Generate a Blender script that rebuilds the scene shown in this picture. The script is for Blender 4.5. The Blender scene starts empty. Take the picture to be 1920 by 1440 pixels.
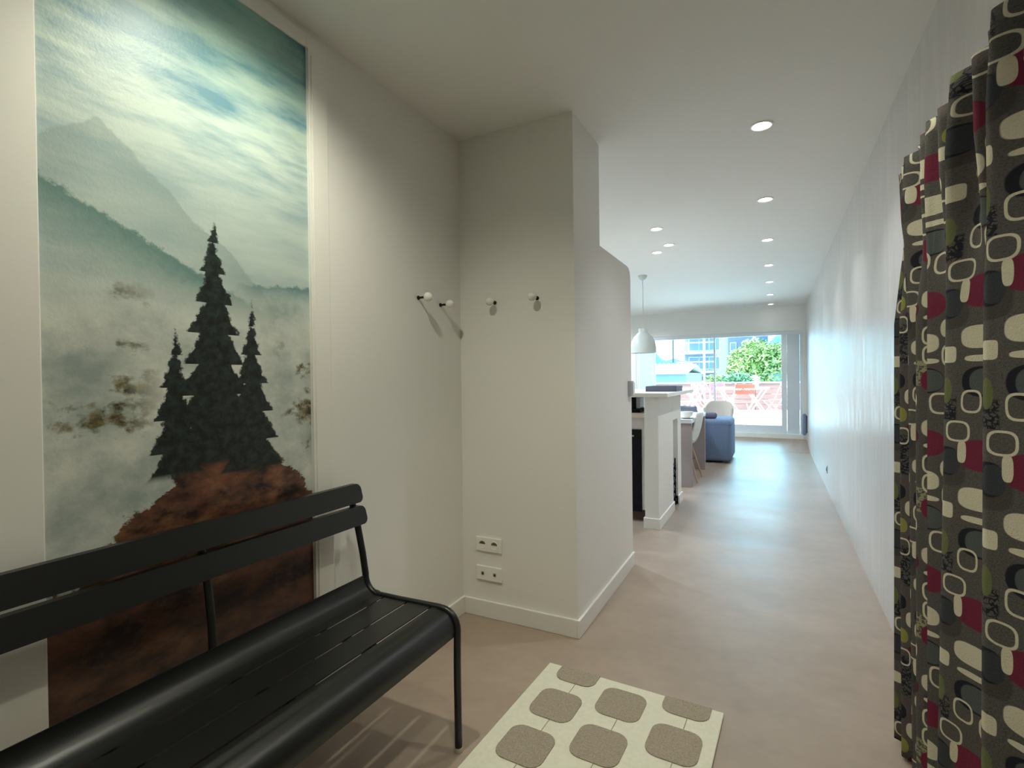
import bpy, bmesh, math, random
from mathutils import Vector, Matrix
random.seed(7)
sc = bpy.context.scene
col = sc.collection
PI = math.pi

# ------------------------------------------------------------------ camera
F_PX, YAW, PITCH, ROLL, CAM_H = 957.2, 0.4749, 0.0091, -0.012, 1.25
def ray(px, py):
    xr = (px-960)/F_PX; zr = -(py-720)/F_PX
    c, s = math.cos(ROLL), math.sin(ROLL); x = c*xr-s*zr; z = s*xr+c*zr
    c, s = math.cos(PITCH), math.sin(PITCH); y = c+s*z; Z = -s+c*z
    c, s = math.cos(YAW), math.sin(YAW)
    return Vector((c*x-s*y, s*x+c*y, Z))
def at(px, py, ax, v):
    d = ray(px, py); o = Vector((0, 0, CAM_H)); i = 'xyz'.index(ax)
    return o + d*((v-o[i])/d[i])
cam_d = bpy.data.cameras.new('camera'); cam = bpy.data.objects.new('camera', cam_d); col.objects.link(cam)
cam_d.sensor_width = 36; cam_d.lens = F_PX/1920*36; cam_d.clip_start = .02; cam_d.clip_end = 500
fw = ray(960, 720); rt = (ray(961, 720)-fw).normalized(); up = (ray(960, 719)-fw).normalized(); fw.normalize()
cam.matrix_world = Matrix(((rt.x, up.x, -fw.x, 0), (rt.y, up.y, -fw.y, 0), (rt.z, up.z, -fw.z, CAM_H), (0, 0, 0, 1)))
sc.camera = cam

# ------------------------------------------------------------------ world, sun, exposure
w = bpy.data.worlds.new('sky'); sc.world = w; w.use_nodes = True
bg = w.node_tree.nodes['Background']; bg.inputs[0].default_value = (.31, .74, 1.0, 1); bg.inputs[1].default_value = 8.5
sun_d = bpy.data.lights.new('sun', 'SUN'); sun_d.energy = 8; sun_d.angle = .02; sun_d.color = (1, .96, .9)
sun = bpy.data.objects.new('sun', sun_d); col.objects.link(sun)
sun.rotation_euler = Vector((.62, .42, -.85)).to_track_quat('-Z', 'Y').to_euler()
sc.view_settings.view_transform = 'Standard'; sc.view_settings.look = 'None'
sc.view_settings.exposure = 1.0; sc.view_settings.gamma = 1.0; sc.view_settings.use_curve_mapping = False
try:
    sc.cycles.use_denoising = True; sc.cycles.max_bounces = 10; sc.cycles.diffuse_bounces = 6
    sc.cycles.sample_clamp_indirect = 6; sc.cycles.caustics_reflective = False; sc.cycles.caustics_refractive = False
except Exception: pass

# ------------------------------------------------------------------ colour + node helpers
def lin(c):
    f = lambda v: v/12.92 if v <= .04045 else ((v+.055)/1.055)**2.4
    return tuple(f(v/255) for v in c)+(1,)
class E_:                                   # tiny expression language over math nodes
    nt = None
    def __init__(s, k): s.k = k
    @staticmethod
    def op(o, *a):
        n = E_.nt.nodes.new('ShaderNodeMath'); n.operation = o
        for i, v in enumerate(a):
            if isinstance(v, E_): E_.nt.links.new(v.k, n.inputs[i])
            else: n.inputs[i].default_value = v
        return E_(n.outputs[0])
    def __add__(s, o): return E_.op('ADD', s, o)
    __radd__ = __add__
    def __sub__(s, o): return E_.op('SUBTRACT', s, o)
    def __rsub__(s, o): return E_.op('SUBTRACT', o, s)
    def __mul__(s, o): return E_.op('MULTIPLY', s, o)
    __rmul__ = __mul__
    def __truediv__(s, o): return E_.op('DIVIDE', s, o)
def ab(a): return E_.op('ABSOLUTE', a)
def fr(a): return E_.op('FRACT', a)
def mn(a, b): return E_.op('MINIMUM', a, b)
def mx(a, b): return E_.op('MAXIMUM', a, b)
def sstep(a, lo, hi):                       # clamped linear step
    n = E_.nt.nodes.new('ShaderNodeMapRange'); n.clamp = True
    E_.nt.links.new(a.k, n.inputs[0])
    for i, v in ((1, lo), (2, hi)):
        if isinstance(v, E_): E_.nt.links.new(v.k, n.inputs[i])
        else: n.inputs[i].default_value = v
    n.inputs[3].default_value = 0; n.inputs[4].default_value = 1
    return E_(n.outputs[0])
def vec(x, y, z=0.0):
    n = E_.nt.nodes.new('ShaderNodeCombineXYZ')
    for i, v in enumerate((x, y, z)):
        if isinstance(v, E_): E_.nt.links.new(v.k, n.inputs[i])
        else: n.inputs[i].default_value = v
    return n.outputs[0]
def noise(v, scale=1, detail=3, rough=.5):
    n = E_.nt.nodes.new('ShaderNodeTexNoise'); n.inputs['Scale'].default_value = scale
    n.inputs['Detail'].default_value = detail; n.inputs['Roughness'].default_value = rough
    E_.nt.links.new(v, n.inputs['Vector']); return E_(n.outputs[0])
def coords(kind):
    n = E_.nt.nodes.new('ShaderNodeTexCoord'); s = E_.nt.nodes.new('ShaderNodeSeparateXYZ')
    E_.nt.links.new(n.outputs[kind], s.inputs[0])
    return [E_(o) for o in s.outputs]
def mixc(fac, a, b):
    n = E_.nt.nodes.new('ShaderNodeMix'); n.data_type = 'RGBA'
    for idx, v in ((0, fac), (6, a), (7, b)):
        if isinstance(v, E_): E_.nt.links.new(v.k, n.inputs[idx])
        elif hasattr(v, 'is_output'): E_.nt.links.new(v, n.inputs[idx])
        else: n.inputs[idx].default_value = v
    return n.outputs[2]
MATS = {}
def mat(name, rgb=(200, 200, 200), rough=.6, metal=0, spec=.5, emit=0, bump=None, vary=0, vscale=3.0, fn=None, coat=0):
    """rgb in sRGB; bump=(scale,strength,(stretch)); vary = value mottling; fn builds a colour socket"""
    if name in MATS: return MATS[name]
    m = bpy.data.materials.new(name); m.use_nodes = True; nt = m.node_tree; E_.nt = nt
    b = nt.nodes['Principled BSDF']; c = lin(rgb)
    b.inputs['Base Color'].default_value = c; b.inputs['Roughness'].default_value = rough
    b.inputs['Metallic'].default_value = metal; b.inputs['Specular IOR Level'].default_value = spec
    if coat: b.inputs['Coat Weight'].default_value = coat; b.inputs['Coat Roughness'].default_value = .15
    if emit:
        b.inputs['Emission Color'].default_value = c; b.inputs['Emission Strength'].default_value = emit
    x, y, z = coords('Object')
    if vary:
        n = noise(vec(x, y, z), vscale, 5, .6)
        nt.links.new(mixc(sstep(n, .3, .7), tuple(v*(1-vary) for v in c[:3])+(1,), tuple(min(1, v*(1+vary)) for v in c[:3])+(1,)), b.inputs['Base Color'])
    if fn:
        r = fn(nt, b, x, y, z)
        if r is not None: nt.links.new(r, b.inputs['Base Color'])
    if bump:
        bs, st, sx = (list(bump)+[(1, 1, 1)])[:3]
        bn = nt.nodes.new('ShaderNodeBump'); bn.inputs['Strength'].default_value = st; bn.inputs['Distance'].default_value = .01
        h = noise(vec(x*sx[0], y*sx[1], z*sx[2]), bs, 4, .6); nt.links.new(h.k, bn.inputs['Height']); nt.links.new(bn.outputs[0], b.inputs['Normal'])
    MATS[name] = m; return m

# ------------------------------------------------------------------ mesh + scene-tree helpers
def bx(bm, x0, x1, y0, y1, z0, z1, bev=0, seg=2):
    v = [bm.verts.new(p) for p in ((x0, y0, z0), (x1, y0, z0), (x1, y1, z0), (x0, y1, z0), (x0, y0, z1), (x1, y0, z1), (x1, y1, z1), (x0, y1, z1))]
    fs = [bm.faces.new([v[i] for i in q]) for q in ((3, 2, 1, 0), (4, 5, 6, 7), (0, 1, 5, 4), (1, 2, 6, 5), (2, 3, 7, 6), (3, 0, 4, 7))]
    if bev:
        es = list({e for f in fs for e in f.edges})
        bmesh.ops.bevel(bm, geom=es, offset=bev, segments=seg, affect='EDGES', profile=.5)
    return bm
def box(x0, x1, y0, y1, z0, z1, bev=0, seg=2):
    return bx(bmesh.new(), min(x0, x1), max(x0, x1), min(y0, y1), max(y0, y1), min(z0, z1), max(z0, z1), bev, seg)
def tube(bm, pts, r, n=10, cap=True):
    pts = [Vector(p) for p in pts]; rings = []
    rs = r if isinstance(r, (list, tuple)) else [r]*len(pts)
    prev = None
    for i, p in enumerate(pts):
        t = (pts[min(i+1, len(pts)-1)]-pts[max(i-1, 0)]).normalized()
        if prev is None:
            a = Vector((0, 0, 1)) if abs(t.z) < .9 else Vector((1, 0, 0))
            u = t.cross(a).normalized()
        else: u = (prev-t*prev.dot(t)).normalized()
        prev = u; v = t.cross(u)
        rings.append([bm.verts.new(p+(u*math.cos(2*PI*k/n)+v*math.sin(2*PI*k/n))*rs[i]) for k in range(n)])
    for a, b in zip(rings, rings[1:]):
        for k in range(n): bm.faces.new((a[k], a[(k+1) % n], b[(k+1) % n], b[k]))
    if cap: bm.faces.new(rings[0][::-1]); bm.faces.new(rings[-1])
    return bm
def lathe(bm, prof, n=24, o=(0, 0, 0), axis='z'):
    o = Vector(o); rings = []
    def P(r, h, a):
        c, s = r*math.cos(a), r*math.sin(a)
        return o+Vector({'z': (c, s, h), 'x': (h, c, s), 'y': (s, h, c)}[axis])
    for r, h in prof:
        rings.append([bm.verts.new(P(max(r, 1e-4), h, 2*PI*k/n)) for k in range(n)])
    for a, b in zip(rings, rings[1:]):
        for k in range(n): bm.faces.new((a[k], a[(k+1) % n], b[(k+1) % n], b[k]))
    if prof[0][0] < 1e-3: pass
    return bm
def prism(bm, pts, y0, y1, axis='y'):       # outline (a,b) extruded along an axis
    def P(a, b, t): return {'y': (a, t, b), 'x': (t, a, b), 'z': (a, b, t)}[axis]
    A = [bm.verts.new(P(a, b, y0)) for a, b in pts]; B = [bm.verts.new(P(a, b, y1)) for a, b in pts]
    n = len(pts)
    for k in range(n): bm.faces.new((A[k], A[(k+1) % n], B[(k+1) % n], B[k]))
    bm.faces.new(A[::-1]); bm.faces.new(B); return bm
def obj(name, bm, m, parent=None, smooth=False, label=None, cat=None, group=None, kind=None, loc=None):
    bmesh.ops.recalc_face_normals(bm, faces=bm.faces)
    me = bpy.data.meshes.new(name); bm.to_mesh(me); bm.free()
    me.materials.append(m if not isinstance(m, str) else MATS[m])
    if smooth:
        for p in me.polygons: p.use_smooth = True
        try: me.set_sharp_from_angle(angle=math.radians(40))
        except Exception: pass
    o = bpy.data.objects.new(name, me); col.objects.link(o)
    if loc: o.location = loc
    if parent: o.parent = parent
    tag(o, label, cat, group, kind); return o
def tag(o, label=None, cat=None, group=None, kind=None):
    for k, v in (('label', label), ('category', cat), ('group', group), ('kind', kind)):
        if v: o[k] = v
    return o
def thing(name, label, cat, loc=(0, 0, 0), rz=0, group=None, kind=None):
    o = bpy.data.objects.new(name, None); col.objects.link(o); o.location = loc; o.rotation_euler = (0, 0, rz)
    o.empty_display_size = .05
    return tag(o, label, cat, group, kind)
def copy_tree(o, parent=None):
    c = o.copy(); col.objects.link(c)
    if parent: c.parent = parent
    for ch in list(o.children): copy_tree(ch, c)
    return c
def struct(name, bm, m, label=None, cat=None, smooth=False, parent=None):
    return obj(name, bm, m, parent, smooth, label, cat, None, 'structure' if parent is None else None)

# ------------------------------------------------------------------ materials
WHITE = mat('white_wall_paint', (233, 232, 227), .65, bump=(60, .04), vary=.012, vscale=1.5)
CEIL = mat('ceiling_paint', (238, 237, 233), .75, bump=(40, .03))
TRIMW = mat('white_trim_paint', (232, 231, 224), .4)
def floor_fn(nt, b, x, y, z):
    n1 = noise(vec(x, y, z), 1.3, 6, .62); n2 = noise(vec(x*1.0, y*1.8, z), 2.6, 6, .62); n3 = noise(vec(x, y, z), 14, 4, .6)
    f = n1*.55+n2*.3+n3*.15
    c = mixc(sstep(f, .25, .75), lin((141, 125, 110)), lin((180, 163, 147)))
    r = sstep(n2, .2, .8)*.12+.36; nt.links.new(r.k, b.inputs['Roughness'])
    return c
FLOOR = mat('polished_tan_concrete', rough=.25, spec=.4, fn=floor_fn, bump=(4, .035))
def rwall_fn(nt, b, x, y, z):
    n1 = noise(vec(x, y*9, z*1.1), 1.5, 6, .65); n2 = noise(vec(x, y, z), 2.0, 4, .6)
    f = n1*.7+n2*.3
    c = mixc(sstep(f, .32, .68), lin((194, 190, 186)), lin((222, 218, 214)))
    r = sstep(n1, .3, .7)*.2+.30; nt.links.new(r.k, b.inputs['Roughness'])
    return c
RWALL = mat('burnished_lime_plaster', rough=.3, spec=.5, fn=rwall_fn, bump=(1.6, .09, (1, 9, 1.0)))
BLACK = mat('black_powder_coated_steel', (19, 21, 21), .36, spec=.5, bump=(300, .05))
BRASS = mat('dark_bronze_metal', (62, 50, 36), .35, .9)
PORC = mat('white_porcelain', (236, 235, 228), .2)
PLAST = mat('white_plastic', (236, 235, 228), .35)
HOLE = mat('dark_socket_hole', (40, 38, 34), .6)
STEEL = mat('brushed_steel', (190, 192, 196), .3, .8)
GREYT = mat('grey_taupe_wood', (152, 142, 142), .5, bump=(20, .05, (1, 1, 8)))
BLUEF = mat('blue_grey_fabric', (108, 126, 156), .85, bump=(220, .2), vary=.06, vscale=40)
CREAMF = mat('cream_fabric', (214, 202, 190), .85, bump=(220, .2))
SHELL = mat('white_shell_plastic', (226, 230, 226), .35)
GSHELL = mat('grey_shell_plastic', (116, 120, 136), .4)
BEECH = mat('pale_beech_wood', (186, 158, 136), .5, bump=(20, .05, (1, 1, 6)))
BLACKG = mat('black_appliance', (7, 8, 9), .55, spec=.2)
TOPW = mat('pale_worktop', (222, 212, 198), .45)
SLATE = mat('slate_tray', (86, 90, 108), .5)
PLINTH = mat('brown_plinth', (84, 62, 54), .6)
PANELW = mat('satin_aluminium_white', (222, 228, 232), .4)
CUSH = mat('mauve_grey_fabric', (112, 110, 134), .9)
BOTTLE = mat('dark_bottle_glass', (22, 26, 60), .12)

# ------------------------------------------------------------------ room shell
XL, XR, YS, XP, HC, YE = -1.5, .505, 2.32, -.851, 2.53, 10.5
YB, XK = -1.9, -3.7
struct('floor', box(XK-.1, XR+.12, YB-.1, YE, -.1, 0), FLOOR, 'tan polished concrete floor with soft mottling and sheen', 'floor')
struct('ceiling', box(XK-.1, XR+.12, YB-.1, YE+.15, HC, HC+.1), CEIL, 'smooth white ceiling with recessed downlights', 'ceiling')
struct('wall_right', box(XR, XR+.12, YB, YE+.15, 0, HC), RWALL, 'grey white burnished plaster wall with vertical streaks', 'wall')
struct('wall_left', box(XL-.12, XL, YB, YS, 0, HC), WHITE, 'white entrance wall behind the black bench', 'wall')
struct('wall_back', box(XK, XR, YB-.1, YB, 0, HC), WHITE, 'white wall closing the entrance', 'wall')
struct('wall_niche', box(XL-.12, XP, YS, 2.73, 0, HC), WHITE, 'white wall return with sockets and coat knobs', 'wall')
struct('wall_kitchen', box(XK-.1, XK, YS, YE+.15, 0, HC), WHITE, 'white side wall of the kitchen', 'wall')
struct('wall_kitchen_front', box(XK, XL-.12, YS, YS+.12, 0, HC), WHITE, 'white wall behind the entrance niche', 'wall')
# low partition with a rounded far top corner
ZT, YP, R = 1.98, 3.40, .075
pts = [(2.73, 0), (YP, 0)]+[(YP-R+R*math.cos(a*PI/16), ZT-R+R*math.sin(a*PI/16)) for a in range(9)]+[(2.73, ZT)]
struct('wall_partition', prism(bmesh.new(), pts, XP-.13, XP, 'x'), WHITE, 'low white partition with a rounded top corner', 'wall')
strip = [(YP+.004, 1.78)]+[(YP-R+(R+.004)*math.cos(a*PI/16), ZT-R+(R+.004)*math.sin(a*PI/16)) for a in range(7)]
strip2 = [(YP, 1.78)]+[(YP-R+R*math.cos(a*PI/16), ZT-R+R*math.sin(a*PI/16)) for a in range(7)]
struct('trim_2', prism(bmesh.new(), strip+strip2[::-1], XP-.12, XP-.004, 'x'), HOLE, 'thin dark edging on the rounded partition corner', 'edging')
# baseboards
BBH, BBT = .088, .014
struct('baseboard_left', box(XL, XL+BBT, 1.39, YS, 0, BBH, .003), TRIMW, 'white baseboard under the coat knobs', 'baseboard')
struct('baseboard_niche', box(XL+BBT, XP, YS-BBT, YS, 0, BBH, .003), TRIMW, 'white baseboard below the double sockets', 'baseboard')
struct('baseboard_partition', box(XP, XP+BBT, YS-BBT, YP, 0, BBH, .003), TRIMW, 'white baseboard along the partition', 'baseboard')
struct('baseboard_rear', box(XL, XL+BBT, YB, .455, 0, BBH, .003), TRIMW, 'white baseboard beside the painted panel', 'baseboard')

# ------------------------------------------------------------------ painted panel and its casing
MY0, MY1, MZ1 = .545, 1.305, 2.447
cs = tag(bpy.data.objects.new('trim_1', None), 'white casing framing the tall landscape painting', 'casing', None, 'structure'); col.objects.link(cs)
for (a, b2) in ((MY1, 1.40), (.452, MY0)):
    if a != MY1:
        obj('casing_board', box(XL, XL+.018, a, b2, 0, HC-.03, .003), TRIMW, cs); continue
    obj('casing_board', box(XL, XL+.018, a, b2, 0, HC-.03, .003), TRIMW, cs)
    e = (MY1 if a == MY1 else MY0-.022)
    obj('casing_bead', box(XL+.018, XL+.026, e, e+.008, 0, MZ1, .002), TRIMW, cs)
    e = (MY1+.016 if a == MY1 else MY0-.03)
    obj('casing_bead', box(XL+.018, XL+.024, e, e+.008, 0, MZ1-.02, .002), TRIMW, cs)
obj('painted_shadow_strip', box(XL, XL+.004, 1.40, 1.4045, 0, HC-.03), mat('caulk_shadow_line', (128, 122, 106), .8), cs)  # thin strip with the casing joint's shadow painted as colour
obj('casing_head', box(XL, XL+.018, MY0, MY1, MZ1, HC-.03, .003), TRIMW, cs)
def mural_fn(nt, b, x, y, z):
    u = (y-MY0)/(MY1-MY0)
    st = noise(vec(y*1.6, z*7.5, 3.1), 2.0, 6, .6); st2 = noise(vec(y*3, z*3.4, 8.0), 2.2, 6, .62)
    fine = noise(vec(y, z, 1.0), 38, 5, .7); blob = noise(vec(y*1.0, z*1.3, 5.0), 5.5, 6, .62)
    # sky
    c = mixc(sstep(st, .36, .62), lin((104, 146, 160)), lin((196, 212, 202)))
    c = mixc(sstep(z+st*.5, 2.30, 2.72)*.7, c, lin((118, 176, 160)))
    c = mixc(sstep(z*.9+u*.55+st2*.35, 2.76, 2.96)*.9, c, lin((46, 84, 98)))
    c = mixc(sstep(z, 2.05, 1.75)*.75, c, lin((182, 196, 190)))
    # pale far peaks and teal ridges
    pk = 1.92-ab(u-.16)*.62+(st2-.5)*.10
    c = mixc(sstep(pk-z, 0, .01)*(1-sstep(pk-z, .0, .22))*.55, c, lin((130, 150, 148)))
    rg = 1.74-u*.34+(fine-.5)*.06
    c = mixc(sstep(rg-z, 0, .012)*(1-sstep(rg-z, .02, .17))*.85, c, lin((84, 124, 118)))
    rg2 = 1.56+sstep(u, .62, 1.0)*.03+(fine-.5)*.05
    c = mixc(sstep(rg2-z, 0, .01)*(1-sstep(rg2-z, .01, .07))*sstep(u, .62, .72)*.8, c, lin((78, 118, 120)))
    # rolling fog
    fog = mixc(sstep(st2, .33, .66), lin((150, 164, 158)), lin((212, 216, 206)))
    c = mixc(sstep(z+(st2-.5)*.25, 1.56, 1.44), c, fog)
    # scattered olive crags in the fog
    cr = sstep(blob+(1-sstep(ab(z-1.22), .02, .30))*.15, .66, .72)*sstep(1.55-z, 0, .1)*(1-sstep(u, .22, .36)*(1-sstep(u, .78, .9)))
    c = mixc(cr, c, mixc(sstep(fine, .4, .6), lin((62, 62, 44)), lin((132, 122, 86))))
    # brown ground
    gtop = 1.13-ab(u-.56)*.6+(blob-.5)*.5+(fine-.5)*.06
    rockn = noise(vec(y*1.6, z*2.6, 2.0), 5.0, 7, .66)
    rock = mixc(sstep(rockn, .40, .62), lin((36, 24, 20)), mixc(sstep(st2, .35, .65), lin((104, 60, 44)), lin((146, 104, 74))))
    rock = mixc(sstep(z+blob*.3, .98, .74)*.5, rock, lin((46, 28, 24)))
    c = mixc(sstep(gtop-z, 0, .015), c, rock)
    # two dark firs
    for yc, zt, zb, k in ((.955, 1.76, 1.0, .20), (1.075, 1.52, .96, .19), (.84, 1.42, .98, .19)):
        d = zt-z
        wv = d*k*(.62+.5*fr(d*11.0))+(fine-.5)*.05
        tr = sstep(wv-ab(y-yc+(st2-.5)*.03), 0, .006)*sstep(d, 0, .02)*sstep(z, zb+.0, zb+.02)
        c = mixc(tr, c, mixc(sstep(fine, .42, .66), lin((16, 22, 21)), lin((44, 58, 52))))
    nt.nodes['Principled BSDF'].inputs['Roughness'].default_value = .42
    return c
MURAL = mat('painted_misty_landscape', fn=mural_fn, bump=(90, .06))
obj('landscape_painting', box(XL+.001, XL+.012, MY0, MY1, .01, MZ1), MURAL, None, False,
    'tall painted landscape of misty hills and brown rocks behind the bench', 'painting')

# ------------------------------------------------------------------ downlights
TRIMRING = mat('downlight_white_ring', (240, 240, 238), .3)
GLOW = mat('downlight_glow', (255, 252, 244), .5, emit=14)
def downlight(x, y, label, group, watts, color, size=1.25, blend=.8, r=.043):
    t = thing('recessed_downlight', label, 'downlight', (x, y, HC), 0, group)
    obj('trim_ring', lathe(bmesh.new(), [(r+.012, 0), (r+.012, -.004), (r+.006, -.007), (r, -.005), (r-.004, -.001), (r-.004, 0)], 28), TRIMRING, t, True)
    obj('lens', lathe(bmesh.new(), [(r-.005, -.0005), (r-.010, -.003), (0, -.0045)], 24), GLOW, t, True)
    ld = bpy.data.lights.new('downlight_beam', 'SPOT'); ld.energy = watts; ld.spot_size = size*2; ld.spot_blend = blend
    ld.color = color; ld.shadow_soft_size = .03
    lo = bpy.data.objects.new('downlight_beam', ld); col.objects.link(lo); lo.parent = t; lo.location = (0, 0, -.03)
    return t
WARM, NEUT = (1, .98, .80), (.94, .97, 1.0)
downlight(-1.02, .98, 'recessed downlight above the bench and painting', None, 29, WARM, 1.3, 1.0)
downlight(-.05, .47, 'added unseen downlight over the near end of the rug', 'corridor ceiling downlights', 15, WARM, .9)  # out-of-view lamp added as entry fill, continuing the row spacing
downlight(-.05, 1.69, 'recessed downlight over the rug', 'corridor ceiling downlights', 15, WARM, .9)
nth = ['second', 'third', 'fourth', 'fifth', 'sixth', 'seventh', 'eighth']
for i, y in enumerate((2.915, 4.137, 5.369, 6.594, 7.77, 8.97, 10.164)):
    downlight(-.05, y, ['corridor ceiling downlight nearest the coat knob wall', 'corridor downlight across from the bar front', 'corridor downlight beside the end of the bar',
        'corridor downlight beside the dining table', 'corridor downlight between the table and the ottoman', 'corridor downlight beyond the ottoman', 'last corridor downlight beside the terrace lintel'][i],
        'corridor ceiling downlights', 19 if i < 3 else 13, NEUT, 1.0 if i < 6 else .7, 1.0)
downlight(-.894, 4.492, 'kitchen downlight above the front of the bar', 'kitchen ceiling downlights', 10, NEUT, .8)
downlight(-.898, 5.09, 'kitchen downlight directly above the bar niche', 'kitchen ceiling downlights', 10, NEUT, .8)
downlight(-1.058, 5.332, 'kitchen downlight at the kitchen side of the bar', 'kitchen ceiling downlights', 10, NEUT, .8)

COOL = (.74, .88, 1.0)
for y, lb in ((4.3, 'added unseen downlight over the worktop by the entrance wall'), (5.6, 'added unseen downlight in the middle of the kitchen'), (6.9, 'added unseen downlight on the kitchen side of the dining table'),
              (8.2, 'added unseen living room downlight behind the ottoman'), (9.5, 'added unseen living room downlight close to the side blind')):
    downlight(-2.45, y, lb, 'kitchen ceiling downlights', 70, COOL, 1.35, 1.0)  # lamps added on the unseen ceiling side to brighten the far room
# ------------------------------------------------------------------ coat knobs
def knob(p, d, label):
    d = Vector(d); ax = 'x' if abs(d.x) > .5 else 'y'; sg = d.x if ax == 'x' else d.y
    t = thing('coat_knob', label, 'coat knob', p, 0, 'coat knobs around the entrance corner')
    obj('stem', lathe(bmesh.new(), [(0, 0), (.010, 0), (.010, sg*.004), (.0055, sg*.007), (.0055, sg*.042), (0, sg*.042)], 16, axis=ax), BRASS, t, True)
    c = .058*sg
    obj('ball', lathe(bmesh.new(), [(.0215*math.sin(a*PI/12), c-.0215*sg*math.cos(a*PI/12)) for a in range(13)], 20, axis=ax), PORC, t, True)
knob((XL, 1.955, 1.642), (1, 0, 0), 'white ball coat knob on bronze stem, on bench wall farther from corner')
knob((XL, 2.135, 1.630), (1, 0, 0), 'white ball coat knob on bronze stem, on bench wall next to corner')
knob((-1.286, YS, 1.648), (0, -1, 0), 'white ball coat knob above the sockets nearer the inner corner')
knob((-1.046, YS, 1.652), (0, -1, 0), 'white ball coat knob near the outer edge of socket wall')

# ------------------------------------------------------------------ sockets and switch
def sockets(z, label, power):
    t = thing('double_wall_outlet', label, 'outlet', (-1.338, YS, z), 0, 'double outlets on niche wall')
    obj('plate', box(-.077, .077, -.011, 0, -.038, .038, .004), PLAST, t)
    for s in (-.036, .036):
        if power:
            ring = obj('socket_well', lathe(bmesh.new(), [(.0225, -.0112), (.0215, -.0135), (.0195, -.0135), (.019, -.0115), (0, -.0113)], 28, (s, 0, 0), 'y'), PLAST, t, True)
            shade_outline = [(s+.0186*math.cos(a*PI/10), .002+.0150*math.sin(a*PI/10)) for a in range(11)]
            obj('painted_well_shade', prism(bmesh.new(), shade_outline, -.0128, -.0116), mat('socket_shadow_grey', (112, 106, 92), .7), ring)  # grey half disc paints the shade in the well's upper half
            obj('earth_pin', lathe(bmesh.new(), [(.0024, -.011), (.0024, -.019), (0, -.02)], 10, (s, 0, .011), 'y'), HOLE, ring, True)
        else:
            obj('jack', box(s-.008, s+.008, -.0135, -.011, -.009, .009, .001), mat('jack_grey', (150, 146, 132), .5), t)
            obj('jack_slot', box(s-.004, s+.006, -.0142, -.0133, -.006, .004), HOLE, t)
sockets(.384, 'double white wall outlet with two round wells, upper of the pair', True)
sockets(.232, 'double white outlet plate with small square jacks, lower of pair', False)
t = thing('light_switch', 'slim light switch box on the end of the partition', 'switch', (XP, 3.345, 1.18))
obj('body', box(0, .022, -.035, .035, -.05, .05, .004), mat('switch_grey', (186, 188, 198), .35), t)
obj('rocker', box(.022, .03, -.012, .03, -.042, .042, .003), PLAST, t)

# ------------------------------------------------------------------ bench
BY1, BY0 = 1.43, .29; BM = (BY0+BY1)/2
bench = thing('garden_bench', 'black metal slatted bench standing against the painted wall', 'bench', (0, 0, 0))
def arc(cx, cz, r, a0, a1, n=8): return [(cx+r*math.cos(math.radians(a0+(a1-a0)*k/n)), cz+r*math.sin(math.radians(a0+(a1-a0)*k/n))) for k in range(n+1)]
# side frame path in x,z : back top -> seat rear bend -> seat front bend -> foot
side = [(-1.437, .85), (-1.394, .714), (-1.37, .611), (-1.357, .535)]+arc(-1.295, .528, .062, 184, 268, 8)+[(-1.20, .467), (-1.03, .472)]+arc(-1.012, .412, .059, 90, 2, 8)+[(-.955, .30), (-.954, .012)]
for y in (BY0, BY1):
    obj('side_frame', tube(bmesh.new(), [(x, y, z) for x, z in side], .0125, 12), BLACK, bench, True)
    obj('rear_leg', tube(bmesh.new(), [(-1.30, y, .475), (-1.345, y, .40), (-1.40, y, .012)], .0125, 12), BLACK, bench, True)
    for fx in (-.953, -1.40):
        obj('foot_cap', lathe(bmesh.new(), [(0, 0), (.0125, 0), (.0135, .003), (.0135, .014), (.0125, .016), (0, .016)], 14, (fx, y, 0)), mat('pale_foot_plastic', (196, 188, 172), .5), bench, True)
obj('middle_stile', tube(bmesh.new(), [(-1.437, BM, .85), (-1.394, BM, .714), (-1.378, BM, .60), (-1.373, BM, .52), (-1.353, BM, .470), (-1.31, BM, .450), (-1.25, BM, .446)], .011, 10), BLACK, bench, True)
for y in (BY0+.28, BM, BY1-.28):
    obj('cross_bar', box(-1.27, -1.03, y-.012, y+.012, .452, .465, .002), BLACK, bench)
# curved sheet slats : follow the frame path slightly inside the tubes
def resample(p, n):
    L = [0]
    for a, b in zip(p, p[1:]): L.append(L[-1]+math.dist(a, b))
    out = []
    for k in range(n+1):
        t = L[-1]*k/n; i = max(j for j in range(len(L)) if L[j] <= t+1e-12); i = min(i, len(p)-2)
        f = (t-L[i])/(L[i+1]-L[i]); out.append((p[i][0]+(p[i+1][0]-p[i][0])*f, p[i][1]+(p[i+1][1]-p[i][1])*f))
    return out, L[-1]
seat_path = [(-1.354, .532)]+arc(-1.295, .528, .0585, 186, 268, 10)+[(-1.20, .4705), (-1.03, .475)]+arc(-1.012, .413, .0575, 90, 2, 10)+[(-.956, .392)]
sp, LT = resample(seat_path, 120)
def sheet(p, y0, y1, th=.0035):
    bm = bmesh.new(); off = []
    for i, q in enumerate(p):
        a, c = p[max(i-1, 0)], p[min(i+1, len(p)-1)]; tx, tz = c[0]-a[0], c[1]-a[1]; l = math.hypot(tx, tz)
        off.append((q[0]+tz/l*th, q[1]-tx/l*th))
    return prism(bm, list(p)+off[::-1], y0, y1)
# slat boundaries as indices into the path, gap of 2 samples between
ci = [max(k for k in range(121) if sp[k][0] <= xx and sp[k][1] < .50) for xx in (-1.257, -1.152, -1.048)]
cuts = [(0, ci[0]-1), (ci[0]+1, ci[1]-1), (ci[1]+1, ci[2]-1), (ci[2]+1, 120)]
for a, b2 in cuts:
    obj('seat_slat', sheet(sp[a:b2+1], BY0+.008, BY1-.008), BLACK, bench, True)
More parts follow.
